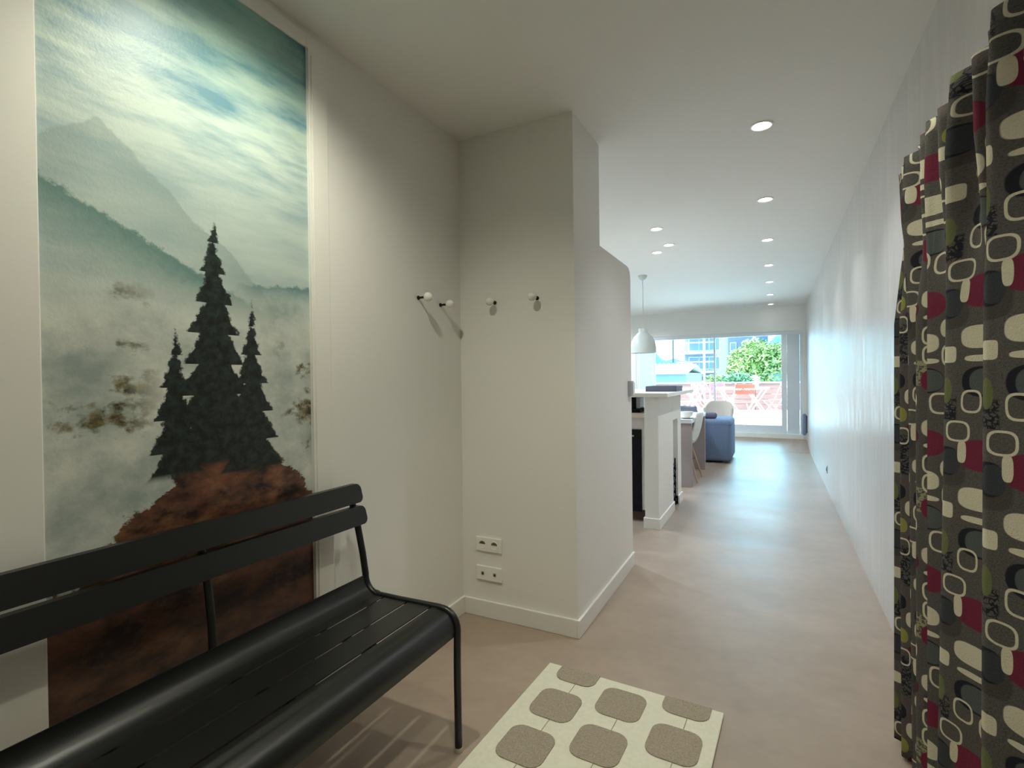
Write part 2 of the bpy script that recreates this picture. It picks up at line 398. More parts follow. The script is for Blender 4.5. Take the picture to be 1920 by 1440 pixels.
# back slats, tilted with the stiles, rounded ends
def back_slat(z0, z1, xoff):
    h = (z1-z0); y0, y1 = BY0-.03, BY1+.035; r = .022; bm = bmesh.new(); o = []
    for (cy, cz, a0) in ((y1-r, h-r, 0), (y0+r, h-r, 90), (y0+r, r, 180), (y1-r, r, 270)):
        o += [(cy+r*math.cos(math.radians(a0+90*k/5)), cz+r*math.sin(math.radians(a0+90*k/5))) for k in range(6)]
    prism(bm, o, -.011, .011, 'x')
    for v in bm.verts:
        z = v.co.z; v.co.x += xoff-(z+z0-.75)*.28; v.co.z = z+z0
    bmesh.ops.bevel(bm, geom=[e for e in bm.edges if len(e.link_faces) == 2 and e.calc_face_angle(0) > 1.2], offset=.004, segments=2, affect='EDGES')
    return bm
obj('back_slat', back_slat(.793, .861, -1.392), BLACK, bench, True)
obj('back_slat', back_slat(.715, .781, -1.392), BLACK, bench, True)

# ------------------------------------------------------------------ rug
RUGB = mat('cream_wool', (226, 224, 204), .95, bump=(420, .35), vary=.05, vscale=60)
RUGP = mat('taupe_loop_pile', (172, 160, 141), .95, bump=(240, .7), vary=.22, vscale=150)
rug = thing('rug', 'cream rug with taupe rounded squares in front of the bench', 'rug', (-.882, 2.046, 0), math.radians(-2.4))
RW, RL = .71, 1.25
obj('ground_weave', box(0, RW, -RL, 0, 0.001, .011, .004), RUGB, rug)
def rsq(x0, x1, y0, y1, r=.045, n=5):
    o = []
    for (cx, cy, a0) in ((x1-r, y1-r, 0), (x0+r, y1-r, 90), (x0+r, y0+r, 180), (x1-r, y0+r, 270)):
        o += [(cx+r*math.cos(math.radians(a0+90*k/n)), cy+r*math.sin(math.radians(a0+90*k/n))) for k in range(n+1)]
    return o
for ci, cx in enumerate((.147, .362, .583)):
    k = 0; y = -.012 if ci != 1 else -.137
    while y > -RL+.09:
        y1, y0 = min(y+.087, -.002), y-.087
        if y1-y0 > .17: o = rsq(cx-.085, cx+.085, y0, y1)
        else:
            r = .045; o = [(cx+.085, y1), (cx-.085, y1)]+[(cx-.085+r+r*math.cos(math.radians(180+18*q)), y0+r+r*math.sin(math.radians(180+18*q))) for q in range(6)]+[(cx+.085-r+r*math.cos(math.radians(270+18*q)), y0+r+r*math.sin(math.radians(270+18*q))) for q in range(6)]
        obj('pile_patch', prism(bmesh.new(), o, .010, .0145, 'z'), RUGP, rug)
        if y-.245 > -RL+.09: obj('link_stripe', box(cx+.012, cx+.015, y0-.072, y0, .0108, .0118), RUGP, rug)
        y -= .2445

# ------------------------------------------------------------------ curtain
def curtain_fn(nt, b, x, y, z):
    u, v, _ = coords('UV')
    wob = noise(vec(u*9, v*9, 0), 1, 2, .5)
    fine = noise(vec(u, v, 2), 240, 2, .6)
    c = mixc(sstep(fine, .3, .7), lin((72, 70, 68)), lin((100, 97, 94)))
    TU, TV = .36, .43
    fu = fr(u/TU)*TU; fv = fr(v/TV)*TV
    def sup(cx, cy, a, bb, n=2.6, d=0.0):
        dx = (fu-cx+(wob-.5)*.006); dx = E_.op('WRAP', dx, TU/2, -TU/2); dy = E_.op('WRAP', fv-cy, TV/2, -TV/2)
        return E_.op('POWER', E_.op('POWER', ab(dx)/a, n)+E_.op('POWER', ab(dy)/bb, n), 1.0/n)
    def fill(q): return sstep(q, 1.03, .97)
    def ring(q, wd): return sstep(ab(q-1.0), wd+.04, wd)
    CREAM, BURG, NAVY, OLIVE, TEAL, LIME = lin((206, 200, 178)), lin((112, 40, 62)), lin((34, 34, 44)), lin((104, 110, 72)), lin((82, 88, 88)), lin((140, 140, 76))
    # broad tonal blocks, scribbled mark columns, then pebbles, capsules and outlines
    c = mixc(fill(sup(.095, .30, .075, .055, 4))*.55, c, lin((58, 54, 52)))
    c = mixc(fill(sup(.270, .10, .070, .060, 4))*.5, c, lin((94, 78, 80)))
    sc1 = noise(vec(u*75, v*42, 4), 1, 1, .5); sc2 = noise(vec(u*42, v*75, 9), 1, 1, .5)
    ink = mx(sstep(ab(sc1-.5), .06, .035), sstep(ab(sc2-.5), .05, .03))
    c = mixc(ink*sstep(ab(fu-.318), .030, .026)*sstep(ab(fv-.245), .080, .072), c, NAVY)
    c = mixc(ink*sstep(ab(fu-.120), .028, .024)*sstep(ab(fv-.020), .050, .042), c, NAVY)
    c = mixc(ink*sstep(ab(fu-.010), .020, .016)*sstep(ab(fv-.130), .045, .038), c, lin((150, 150, 116)))
    c = mixc(fill(sup(.062, .105, .050, .040, 2.4)), c, BURG)
    c = mixc(fill(sup(.205, .340, .052, .042, 2.4)), c, BURG)
    c = mixc(fill(sup(.345, .345, .022, .026, 2.4)), c, lin((92, 44, 58)))
    for (cx, cy, a, bb, f2) in ((.205, .105, .048, .040, TEAL), (.125, .315, .030, .040, lin((58, 62, 66))), (.292, .100, .024, .032, NAVY)):
        c = mixc(fill(sup(cx, cy, a, bb, 2.4)), c, NAVY); c = mixc(fill(sup(cx+.008, cy, a*.82, bb*.86, 2.4)), c, f2)
    c = mixc(fill(sup(.305, .400, .020, .028, 2.2)), c, LIME)
    c = mixc(fill(sup(.120, .080, .014, .036, 2.2)), c, OLIVE)
    for (cx, cy, a, bb, n) in ((.060, .375, .046, .031, 3.0), (.198, .222, .044, .030, 3.0), (.340, .040, .022, .030, 2.6), (.262, .265, .017, .028, 2.4), (.125, .178, .018, .022, 5),
                               (.062, .316, .042, .009, 2.8), (.202, .166, .040, .0085, 2.8), (.285, .352, .012, .020, 4), (.160, .345, .010, .030, 3)):
        c = mixc(fill(sup(cx, cy, a, bb, n)), c, CREAM)
    for (cx, cy, a, bb) in ((.045, .190, .026, .030), (.045, .255, .026, .030), (.272, .182, .022, .032), (.150, .400, .026, .026), (.245, .035, .024, .030), (.312, .318, .018, .030), (.180, .052, .022, .028)):
        c = mixc(ring(sup(cx, cy, a, bb, 3.0), .085), c, CREAM)
    c = mixc(sstep(fine, .55, .9)*.35, c, lin((30, 30, 30)))
    return c
CURT = mat('retro_print_curtain_cloth', rough=.9, spec=.2, fn=curtain_fn, bump=(350, .3))
ridges = [2.13, 2.03, 1.925, 1.80, 1.675, 1.455, 1.235, 1.05, .86, .68]
def cloth_x(y, h):
    # ridge / valley interpolation; near edge of each ridge is rounder
    for a, b2 in zip(ridges, ridges[1:]):
        if b2 <= y <= a:
            f = (a-y)/(a-b2); amp = .034+.30*(a-b2)*.6
            return .390+amp*(1-math.cos(2*PI*f))*.5*1.25-amp*.5+.008*math.sin(4*PI*f)
    return .375
NY, NZ, CZ0, CZ1 = 300, 46, .012, 1.915
bm = bmesh.new(); uvl = bm.loops.layers.uv.new('UVMap'); grid = []; arcs = []
for i in range(NY+1):
    y = ridges[0]-(ridges[0]-ridges[-1])*i/NY
    row = []
    for j in range(NZ+1):
        h = j/NZ; z = CZ0+(CZ1-CZ0)*h
        lean = .13*(1-h)**1.3*math.exp(-((y-1.455)/.16)**2)+.04*(1-h)*math.exp(-((y-1.2)/.15)**2)
        top = max(0, (h-.74)/.26)
        x = cloth_x(y, h)*(1-.75*top)+.386*.75*top+min(1, top*1.5)*.024*math.sin(2*PI*y/.078)
        x += (1-h)*.008*math.sin(y*17)
        row.append(bm.verts.new((x, y+lean, z+(.006*math.sin(2*PI*y/.078) if j == NZ else 0))))
    grid.append(row)
    s = 0 if i == 0 else arcs[-1]+math.dist((grid[i][8].co.x, grid[i][8].co.y), (grid[i-1][8].co.x, grid[i-1][8].co.y))
    arcs.append(s)
iy = lambda yy: arcs[round((ridges[0]-yy)/(ridges[0]-ridges[-1])*NY)]
A0, DA = iy(1.455), iy(1.235)-iy(1.455)     # one print repeat per deep fold
arcs = [(q-A0)*.36/DA+.125+3.6 for q in arcs]
for i in range(NY):
    for j in range(NZ):
        f = bm.faces.new((grid[i][j], grid[i+1][j], grid[i+1][j+1], grid[i][j+1]))
        for lp, (a, b2) in zip(f.loops, ((i, j), (i+1, j), (i+1, j+1), (i, j+1))):
            lp[uvl].uv = (arcs[a], (CZ0+(CZ1-CZ0)*b2/NZ)*1.208+.335)
cur = thing('curtain', 'dark grey retro print curtain with cream, burgundy and navy shapes', 'curtain', (0, 0, 0))
co = obj('curtain_cloth', bm, CURT, cur, True)
md = co.modifiers.new('thick', 'SOLIDIFY'); md.thickness = .003; md.offset = 0
obj('curtain_rail', box(.418, .430, .66, 2.08, 1.865, 1.89, .003), TRIMW, cur)
for y in (.8, 1.4, 2.0):
    obj('rail_bracket', box(.42, XR, y-.012, y+.012, 1.87, 1.885), TRIMW, cur)

# ------------------------------------------------------------------ bar half wall with niche
BX0, BX1 = -.964, -.85
bar = thing('bar_counter', 'white bar half wall with a bottle niche and baseboard', 'bar', (0, 0, 0))
obj('end_panel', box(BX0, BX1, 4.27, 4.95, 0, 1.088, .003), WHITE, bar)
obj('upper_panel', box(BX0, BX1, 4.95, 5.40, .85, 1.088), WHITE, bar)
obj('post', box(BX0, BX1, 5.20, 5.40, 0, .85), WHITE, bar)
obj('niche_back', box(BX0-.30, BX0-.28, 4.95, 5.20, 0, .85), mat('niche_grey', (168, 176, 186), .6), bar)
obj('baseboard', box(BX0-.012, BX1+.012, 4.258, 4.95, 0, BBH, .003), TRIMW, bar)
obj('baseboard', box(BX0, BX1+.012, 5.20, 5.412, 0, BBH, .003), TRIMW, bar)
obj('bar_worktop', box(-1.45, -.768, 4.24, 5.75, 1.089, 1.123, .003), TRIMW, None, False, 'white overhanging top slab lying on the bar half wall', 'worktop')
rk = thing('wine_rack', 'dark wire bottle rack standing in the bar niche', 'wine rack', (-.852, 5.075, 0))
for s in (-.10, .10):
    for xx in (-.02, -.22):
        obj('rack_post', box(xx-.006, xx+.006, s-.006, s+.006, 0, .46), BLACK, rk)
for k in range(6):
    obj('rack_shelf', box(-.226, -.012, -.106, .106, .025+k*.075, .029+k*.075), BLACK, rk)
for k in range(5):
    for j, s in enumerate((-.052, .052)):
        z = .029+k*.075+.034
        prof = [(0, -.24), (.033, -.24), (.034, -.09), (.014, -.045), (.014, -.005), (0, -.004)]
        obj('wine_bottle', lathe(bmesh.new(), prof, 14, (0, 0, 0), 'x'), BOTTLE, None, True, 'dark wine bottle on the %s rack shelf next to the %s' % (('lowest', 'second', 'third', 'fourth', 'top')[k], ('bar end panel', 'niche post')[j]), 'bottle', 'bottles in the niche rack', None, (-.850, 5.075+s, z))
tr = thing('serving_tray', 'slate grey serving tray on the bar top', 'tray', (-.99, 4.86, 1.123))
a = at(1218, 727, 'y', 4.86).x; b2 = at(1274, 727, 'y', 4.86).x
tr.location.x = (a+b2)/2; hw = (b2-a)/2
obj('tray_base', box(-hw, hw, -.17, .17, 0, .012), SLATE, tr)
for (x0, x1, y0, y1) in ((-hw, hw, -.17, -.158), (-hw, hw, .158, .17), (-hw, -hw+.012, -.158, .158), (hw-.012, hw, -.158, .158)):
    obj('tray_rim', box(x0, x1, y0, y1, .012, .05, .003), SLATE, tr)

# ------------------------------------------------------------------ kitchen unit behind the bar
ku = thing('kitchen_unit', 'kitchen base unit with black oven front behind the bar', 'cabinet', (0, 0, 0))
obj('carcass', box(-1.9, BX0-.002, 4.46, 4.94, .10, .905), WHITE, ku)
obj('plinth', box(-1.9, BX0-.002, 4.50, 4.94, 0, .10), PLINTH, ku)
dr = obj('oven_door', box(-1.62, -1.03, 4.44, 4.46, .085, .80, .003), BLACKG, ku)
obj('oven_handle', tube(bmesh.new(), [(-1.56, 4.425, .745), (-1.09, 4.425, .745)], .008, 10), STEEL, dr, True)
obj('fascia_strip', box(-1.9, BX0-.002, 4.445, 4.46, .81, .905), mat('pinkish_white_lacquer', (212, 200, 196), .4), ku)
obj('worktop', box(-1.95, BX0-.002, 4.42, 4.94, .905, .945, .003), TOPW, ku)
cm = thing('coffee_machine', 'black coffee machine with white front on kitchen worktop', 'coffee machine', (-1.17, 4.62, .945))
obj('drip_base', box(-.12, .12, -.14, .14, 0, .03, .006), BLACKG, cm)
obj('tower', box(-.12, .02, .03, .13, .03, .135, .01), BLACKG, cm)
obj('side_column', box(.035, .062, -.11, .11, .03, .135, .008), BLACKG, cm)
obj('water_tank', box(.066, .105, -.06, .1, .03, .13, .008), mat('pale_tank', (206, 206, 212), .2), cm)
obj('brew_head', box(-.09, .06, -.11, .06, .105, .138, .008), BLACKG, cm)
obj('front_cup', lathe(bmesh.new(), [(0, 0), (.02, 0), (.028, .055), (.025, .055), (.018, .004), (0, .004)], 18, (-.03, -.07, .03)), PORC, cm, True)

# ------------------------------------------------------------------ dining table, chairs, tableware
tb = thing('dining_table', 'taupe slab legged dining table beyond the bar', 'table', (0, 0, 0))
TX0, TX1 = -1.72, -.835
obj('tabletop', box(TX0, TX1, 6.05, 7.38, .725, .77, .003), mat('pale_grey_lacquer', (206, 208, 214), .35), tb)
for y in (6.06, 7.30):
    obj('slab_leg', box(TX0+.005, TX1-.004, y, y+.06, 0, .725, .003), GREYT, tb)
def shell_chair(label, cat, loc, rz, shellm, group):
    t = thing('shell_chair', label, cat, loc, rz, group)
    # local: faces -y, back at +y
    prof = [(-.22, .425), (-.17, .440), (-.05, .432), (.08, .430), (.16, .455), (.205, .53), (.235, .64), (.26, .77), (.27, .825)]
    wid = [.19, .215, .225, .225, .225, .215, .21, .20, .17]
    pr, _ = resample(prof, 28); n = len(pr); bm = bmesh.new(); rows = []
    def wd(k):
        f = k/(n-1)*(len(wid)-1); i = min(int(f), len(wid)-2); return wid[i]+(wid[i+1]-wid[i])*(f-i)
    for k, (yy, zz) in enumerate(pr):
        row = []
        for j in range(13):
            s = -1+2*j/12; row.append(bm.verts.new((s*wd(k), yy-(.06*s*s if zz > .5 else 0), zz+(.05*s**4 if zz < .5 else 0))))
        rows.append(row)
    for k in range(n-1):
        for j in range(12): bm.faces.new((rows[k][j], rows[k][j+1], rows[k+1][j+1], rows[k+1][j]))
    o = obj('shell', bm, shellm, t, True); m = o.modifiers.new('t', 'SOLIDIFY'); m.thickness = .008
    for sx in (-1, 1):
        for sy in (-1, 1):
            obj('leg', tube(bmesh.new(), [(sx*.12, sy*.10, .415), (sx*.225, sy*.215, 0)], [.013, .009], 10), BEECH, t, True)
    bm = bmesh.new()
    tube(bm, [(-.16, -.15, .24), (.16, .15, .24)], .004, 6); tube(bm, [(.16, -.15, .24), (-.16, .15, .24)], .004, 6)
    obj('brace', bm, BLACK, t); return t
shell_chair('white moulded shell chair tucked under side of dining table', 'chair', (-1.03, 6.55, 0), -PI/2, SHELL, None)
shell_chair('grey moulded shell chair at the far end of dining table', 'chair', (-1.19, 7.66, 0), 0, GSHELL, None)
cp = thing('bowl', 'white footed bowl on saucer on the dining table', 'bowl', at(1288, 778, 'y', 6.25))
cp.location.z = .77
obj('saucer', lathe(bmesh.new(), [(0, .004), (.04, .0), (.10, .012), (.10, .016), (.04, .008), (0, .008)], 28), PORC, cp, True)
obj('cup', lathe(bmesh.new(), [(0, .010), (.03, .010), (.042, .016), (.062, .040), (.072, .078), (.068, .078), (.058, .042), (.03, .018), (0, .016)], 28), PORC, cp, True)
ac = thing('ottoman', 'large blue grey upholstered ottoman block near terrace door', 'ottoman', (0, 0, 0))
obj('body', box(-1.35, -.555, 7.93, 8.74, .02, .632, .06, 5), BLUEF, ac, True)
obj('top_seam', box(-1.352, -.553, 7.928, 8.742, .555, .559, .0015), mat('darker_blue_piping', (78, 100, 138), .8), ac)
for (fx, fy) in ((-1.28, 8.0), (-.64, 8.0), (-1.28, 8.66), (-.64, 8.66)):
    obj('foot', box(fx-.025, fx+.025, fy-.025, fy+.025, 0, .03), PLINTH, ac)
xa = at(1317, 756, 'y', 9.0).x; xb = at(1376, 756, 'y', 9.0).x
tc = thing('tub_chair', 'small cream tub chair behind the blue ottoman', 'chair', ((xa+xb)/2, 9.02, 0)); hw = (xb-xa)/2
bm = bmesh.new(); rows = []
for h in range(9):
    q = h/8; row = []
    for k in range(25):
        a_ = PI*(k/24)*1.16-PI*.08; rr = hw*(.84+.16*q)
        row.append(bm.verts.new((rr*math.cos(a_), .8*rr*math.sin(a_)+.04*q, .40+.45*q-(.12*(abs(math.cos(a_))**5)*q))))
    rows.append(row)
for h in range(8):
    for k in range(24): bm.faces.new((rows[h][k], rows[h][k+1], rows[h+1][k+1], rows[h+1][k]))
o = obj('backrest', bm, CREAMF, tc, True); m = o.modifiers.new('t', 'SOLIDIFY'); m.thickness = .045; m.offset = -1
m = o.modifiers.new('b', 'BEVEL'); m.width = .015; m.segments = 3
obj('seat', lathe(bmesh.new(), [(0, .36), (hw*.78, .36), (hw*.8, .39), (hw*.78, .45), (0, .47)], 28), CREAMF, tc, True)
for sx in (-1, 1):
    for sy in (-1, 1): obj('leg', tube(bmesh.new(), [(sx*hw*.5, sy*hw*.45, .37), (sx*hw*.62, sy*hw*.6, 0)], [.016, .011], 10), BEECH, tc, True)
cu = obj('cushion', box(-.14, .14, -.05, .05, 0, .09, .035, 3), CUSH, None, True, 'small mauve grey cushion lying on the blue ottoman', 'cushion')
p = at(1325, 783, 'y', 8.05); cu.location = (p.x, 8.08, .634); cu.rotation_euler = (0, 0, .1)

# ------------------------------------------------------------------ pendant lamp
pl = thing('pendant_lamp', 'pale bell shaped pendant lamp over the dining area', 'pendant lamp', (-1.462, 6.463, HC))
LAMP = mat('pale_grey_enamel', (214, 220, 216), .4)
obj('canopy', lathe(bmesh.new(), [(0, 0), (.055, 0), (.055, -.012), (.045, -.035), (.02, -.055), (0, -.06)], 24), LAMP, pl, True)
obj('cord', tube(bmesh.new(), [(0, 0, -.05), (0, 0, -.67)], .004, 8), LAMP, pl)
obj('shade', lathe(bmesh.new(), [(0, -.665), (.055, -.665), (.057, -.71), (.07, -.72), (.115, -.77), (.145, -.83), (.158, -.90), (.162, -.965), (.166, -.968), (.160, -.968), (.152, -.90), (.139, -.835), (.108, -.775), (.05, -.715), (0, -.70)], 36), LAMP, pl, True)
obj('bulb', lathe(bmesh.new(), [(0, -.71), (.015, -.72), (.018, -.76), (.03, -.80), (.03, -.83), (.015, -.855), (0, -.86)], 18), PORC, pl, True)

# ------------------------------------------------------------------ end wall, glazing
SILL, ZW = .20, 2.07
WX0, WX1 = -2.53, .462
struct('wall_end', box(XK, XR, YE, YE+.15, ZW, HC), WHITE, 'white lintel above the terrace glazing', 'wall')
struct('wall_end_side', box(XK, WX0, YE, YE+.15, 0, ZW), WHITE, 'white wall beside the terrace glazing', 'wall')
struct('wall_jamb', box(WX1, XR, YE, YE+.15, .115, ZW), TRIMW, 'white jamb at the end of the plaster wall', 'wall')
struct('trim_3', prism(bmesh.new(), [(9.45, 0), (YE+.15, 0), (YE+.15, .115), (YE, .115), (9.45, .0005)], WX0, XR, 'x'), FLOOR, 'tan floor rising gently to the terrace door', 'ramp')
struct('trim_4', box(WX0, WX1, YE-.012, YE+.15, .115, SILL, .003), TRIMW, 'white threshold of the terrace door', 'threshold')
gl = bpy.data.materials.new('clear_glass'); gl.use_nodes = True; nt = gl.node_tree
for n in list(nt.nodes): nt.nodes.remove(n)
out = nt.nodes.new('ShaderNodeOutputMaterial'); tr_ = nt.nodes.new('ShaderNodeBsdfTransparent'); gs = nt.nodes.new('ShaderNodeBsdfGlossy'); gs.inputs['Roughness'].default_value = .02
fz = nt.nodes.new('ShaderNodeFresnel'); fz.inputs[0].default_value = 1.45; mxs = nt.nodes.new('ShaderNodeMixShader')
nt.links.new(fz.outputs[0], mxs.inputs[0]); nt.links.new(tr_.outputs[0], mxs.inputs[1]); nt.links.new(gs.outputs[0], mxs.inputs[2]); nt.links.new(mxs.outputs[0], out.inputs[0])
MATS['glass'] = gl
win = tag(bpy.data.objects.new('window_1', None), 'wide white framed terrace glazing at the end of the room', 'window', None, 'structure'); col.objects.link(win)
Y0, Y1 = YE+.03, YE+.09
def fbox(n, x0, x1, z0, z1, m=PANELW, dy=0): return obj(n, box(x0, x1, Y0-dy, Y1+dy, z0, z1, .003), m, win)
fbox('head_rail', WX0, WX1, 2.0, ZW, PANELW, .01)
fbox('side_post', WX0, WX0+.055, SILL, 2.0)
bl = bpy.data.materials.new('translucent_blind'); bl.use_nodes = True; nt = bl.node_tree; b_ = nt.nodes['Principled BSDF']
b_.inputs['Base Color'].default_value = lin((224, 228, 234)); b_.inputs['Roughness'].default_value = .9
tl = nt.nodes.new('ShaderNodeBsdfTranslucent'); tl.inputs[0].default_value = lin((205, 212, 222)); ms = nt.nodes.new('ShaderNodeMixShader'); ms.inputs[0].default_value = .3
nt.links.new(b_.outputs[0], ms.inputs[1]); nt.links.new(tl.outputs[0], ms.inputs[2]); nt.links.new(ms.outputs[0], nt.nodes['Material Output'].inputs[0])
obj('side_blind', box(WX0+.06, -2.21, Y0+.02, Y0+.024, SILL, 2.0), bl, win)
fbox('side_post', -2.205, -2.15, SILL, 2.0)
fbox('mullion', -1.040, -1.008, SILL, 2.0)
fbox('wide_stile', .115, .20, SILL, 2.0)
fbox('stile_panel', .205, .405, SILL, 2.0, mat('pale_stile', (212, 220, 226), .5), -.008)
fbox('side_post', .41, WX1, SILL, 2.0)
fbox('bottom_rail', -2.15, -1.04, SILL, .345)
fbox('bottom_rail', -1.008, .115, SILL, .345)
for x0, x1 in ((-2.15, -1.04), (-1.008, .115)):
    obj('pane', box(x0, x1, YE+.055, YE+.063, .345, 2.0), gl, win)
hb = thing('wall_heater', 'slim rounded grey box on plaster wall by terrace door', 'heater', (XR, 10.30, .40))
obj('casing', box(-.075, -.012, -.06, .06, -.19, .19, .028, 4), mat('grey_blue_plastic', (128, 142, 168), .4), hb, True)
obj('back_plate', box(-.014, 0, -.04, .04, -.15, .15), mat('dark_grey_plastic', (78, 86, 104), .5), hb)
p = at(1551, 880, 'x', XR)
ot = thing('floor_outlet', 'small dark outlet low on the plaster wall', 'outlet', (XR, p.y, p.z))
obj('plate', box(-.008, 0, -.04, .04, -.04, .04, .003), STEEL, ot); obj('well', lathe(bmesh.new(), [(0, -.010), (.02, -.010), (.022, -.008)], 18, (0, 0, 0), 'x'), HOLE, ot)

# ------------------------------------------------------------------ terrace
TZ = .25
DECKM = mat('sun_bleached_deck', (196, 186, 176), .7, vary=.06, vscale=2, bump=(12, .1, (8, 1, 1)))
FENCE = mat('orange_cedar_board', (104, 62, 54), .7, vary=.12, vscale=3, bump=(14, .1, (1, 1, 6)))
RAILW = mat('white_painted_rail', (240, 236, 230), .5)
deck = tag(bpy.data.objects.new('floor_terrace', None), 'pale boarded terrace deck outside the glazing', 'deck', None, 'structure'); col.objects.link(deck)
obj('deck_base', box(-8, 4, YE+.15, 17.0, -.2, TZ-.03), mat('deck_joist', (120, 104, 94), .8), deck)
bm0 = box(-8, 4, 0, .185, TZ-.03, TZ, .004); d0 = obj('deck_board', bm0, DECKM, deck); d0.location.y = YE+.155
k = 1
while YE+.155+k*.195 < 16.8:
    c = d0.copy(); col.objects.link(c); c.location.y = YE+.155+k*.195; k += 1
fn_ = thing('terrace_fence', 'orange wooden board fence with white cap at terrace edge', 'fence', (0, 16.85, TZ))
xs = [-8+1.5*i for i in range(9)]
pb = None
for i in range(8):
    if pb is None: pb = obj('fence_post', box(-.045, .045, .03, .11, 0, .80, .004), FENCE, fn_); pb.location = (xs[0], 0, 0)
    else:
        c = pb.copy(); col.objects.link(c); c.location = (xs[i], 0, 0)
fb = None
for i in range(8):
    for q in range(5):
        if fb is None: fb = obj('fence_board', box(0, 1.49, 0, .028, 0, .146, .004), FENCE, fn_); c = fb
        else: c = fb.copy(); col.objects.link(c)
        c.location = (xs[i], 0, .015+q*.156)
obj('cap_rail', box(-8, 4, -.04, .10, .80, .835, .005), RAILW, fn_)

WFURN = mat('white_bistro_paint', (244, 240, 236), .45)
ORNG = mat('orange_bistro_paint', (176, 62, 26), .5); PINK = mat('pink_bistro_paint', (168, 62, 84), .5)
def bistro_table(label, loc, rz=0, s=.56):
    t = thing('bistro_table', label, 'table', loc, rz, 'terrace bistro tables'); h = s/2
    obj('tabletop', box(-h, h, -h, h, .70, .725, .004), WFURN, t)
    obj('apron', box(-h+.02, h-.02, -h+.02, h-.02, .675, .70), WFURN, t)
    for sy in (-1, 1):
        yy = sy*(h-.06)
        obj('leg', tube(bmesh.new(), [(-h+.02, yy, 0), (h-.05, yy, .68)], .013, 8), WFURN, t)
        obj('leg', tube(bmesh.new(), [(h-.02, yy-.026*sy, 0), (-h+.05, yy-.026*sy, .68)], .013, 8), WFURN, t)
    for sx in (-1, 1):
        obj('stretcher', tube(bmesh.new(), [(sx*(h-.04), -h+.06, .05), (sx*(h-.04), h-.06, .05)], .009, 8), WFURN, t)
    return t
def bistro_chair(label, loc, rz, m):
    t = thing('folding_chair', label, 'chair', loc, rz, 'terrace folding chairs')
    for k in range(4): obj('seat_slat', box(-.20, .20, -.19+k*.10, -.105+k*.10, .44, .455, .003), m, t)
    for k in range(2): obj('back_slat', box(-.20, .20, .235+k*.02, .25+k*.02, .63+k*.12, .72+k*.12, .003), m, t)
    for s in (-1, 1):
        obj('leg', tube(bmesh.new(), [(s*.19, -.22, 0), (s*.19, .10, .45), (s*.19, .27, .86)], .009, 8), WFURN, t)
        obj('leg', tube(bmesh.new(), [(s*.172, .24, 0), (s*.172, -.15, .44)], .009, 8), WFURN, t)
    obj('stretcher', tube(bmesh.new(), [(-.172, .17, .08), (.172, .17, .08)], .007, 8), WFURN, t)
    return t
def g(px, py): p = at(px, py, 'z', TZ); return (p.x, p.y, TZ)
bistro_table('white folding bistro table with flower pot near the fence end', g(1418, 779), .25, .52)
bistro_table('white folding bistro table between pink chairs', g(1368, 778), -.1)
bistro_table('white folding bistro table near the bar side of terrace', g(1303, 780), .05)
bistro_chair('orange folding chair beside the flower pot table', g(1450, 787), -1.2, ORNG)
bistro_chair('orange folding chair standing closest to the terrace door', g(1389, 794), PI+.4, ORNG)
bistro_chair('pink folding chair behind the middle bistro table', g(1345, 773), .1, PINK)
bistro_chair('pink folding chair beside the middle bistro table', g(1340, 791), 1.3, PINK)
bistro_chair('white folding chair near the ottoman side of terrace', g(1286, 790), -1.4, WFURN)
bistro_chair('white folding chair between the two plain bistro tables', g(1321, 784), 1.5, WFURN)
tp = g(1416, 779)
fp = thing('flower_pot', 'white flower pot with small blossoms on bistro table', 'flower pot', (tp[0]+.02, tp[1], TZ+.725))
obj('pot', lathe(bmesh.new(), [(0, 0), (.05, 0), (.075, .12), (.07, .12), (.05, .01), (0, .01)], 18), WFURN, fp, True)
bm = bmesh.new()
for k in range(60):
    a_, r_, h_ = random.random()*2*PI, random.random()*.12, .12+random.random()*.18
    c_ = Vector((r_*math.cos(a_), r_*math.sin(a_), h_)); d1 = Vector((random.uniform(-1, 1), random.uniform(-1, 1), random.uniform(-.4, 1))).normalized()*.035; d2 = d1.cross(Vector((random.random(), random.random(), random.random()))).normalized()*.018
    bm.faces.new([bm.verts.new(q) for q in (c_-d1, c_+d2, c_+d1, c_-d2)])
obj('foliage', bm, mat('pale_blossom', (236, 232, 196), .7), fp, kind='stuff')
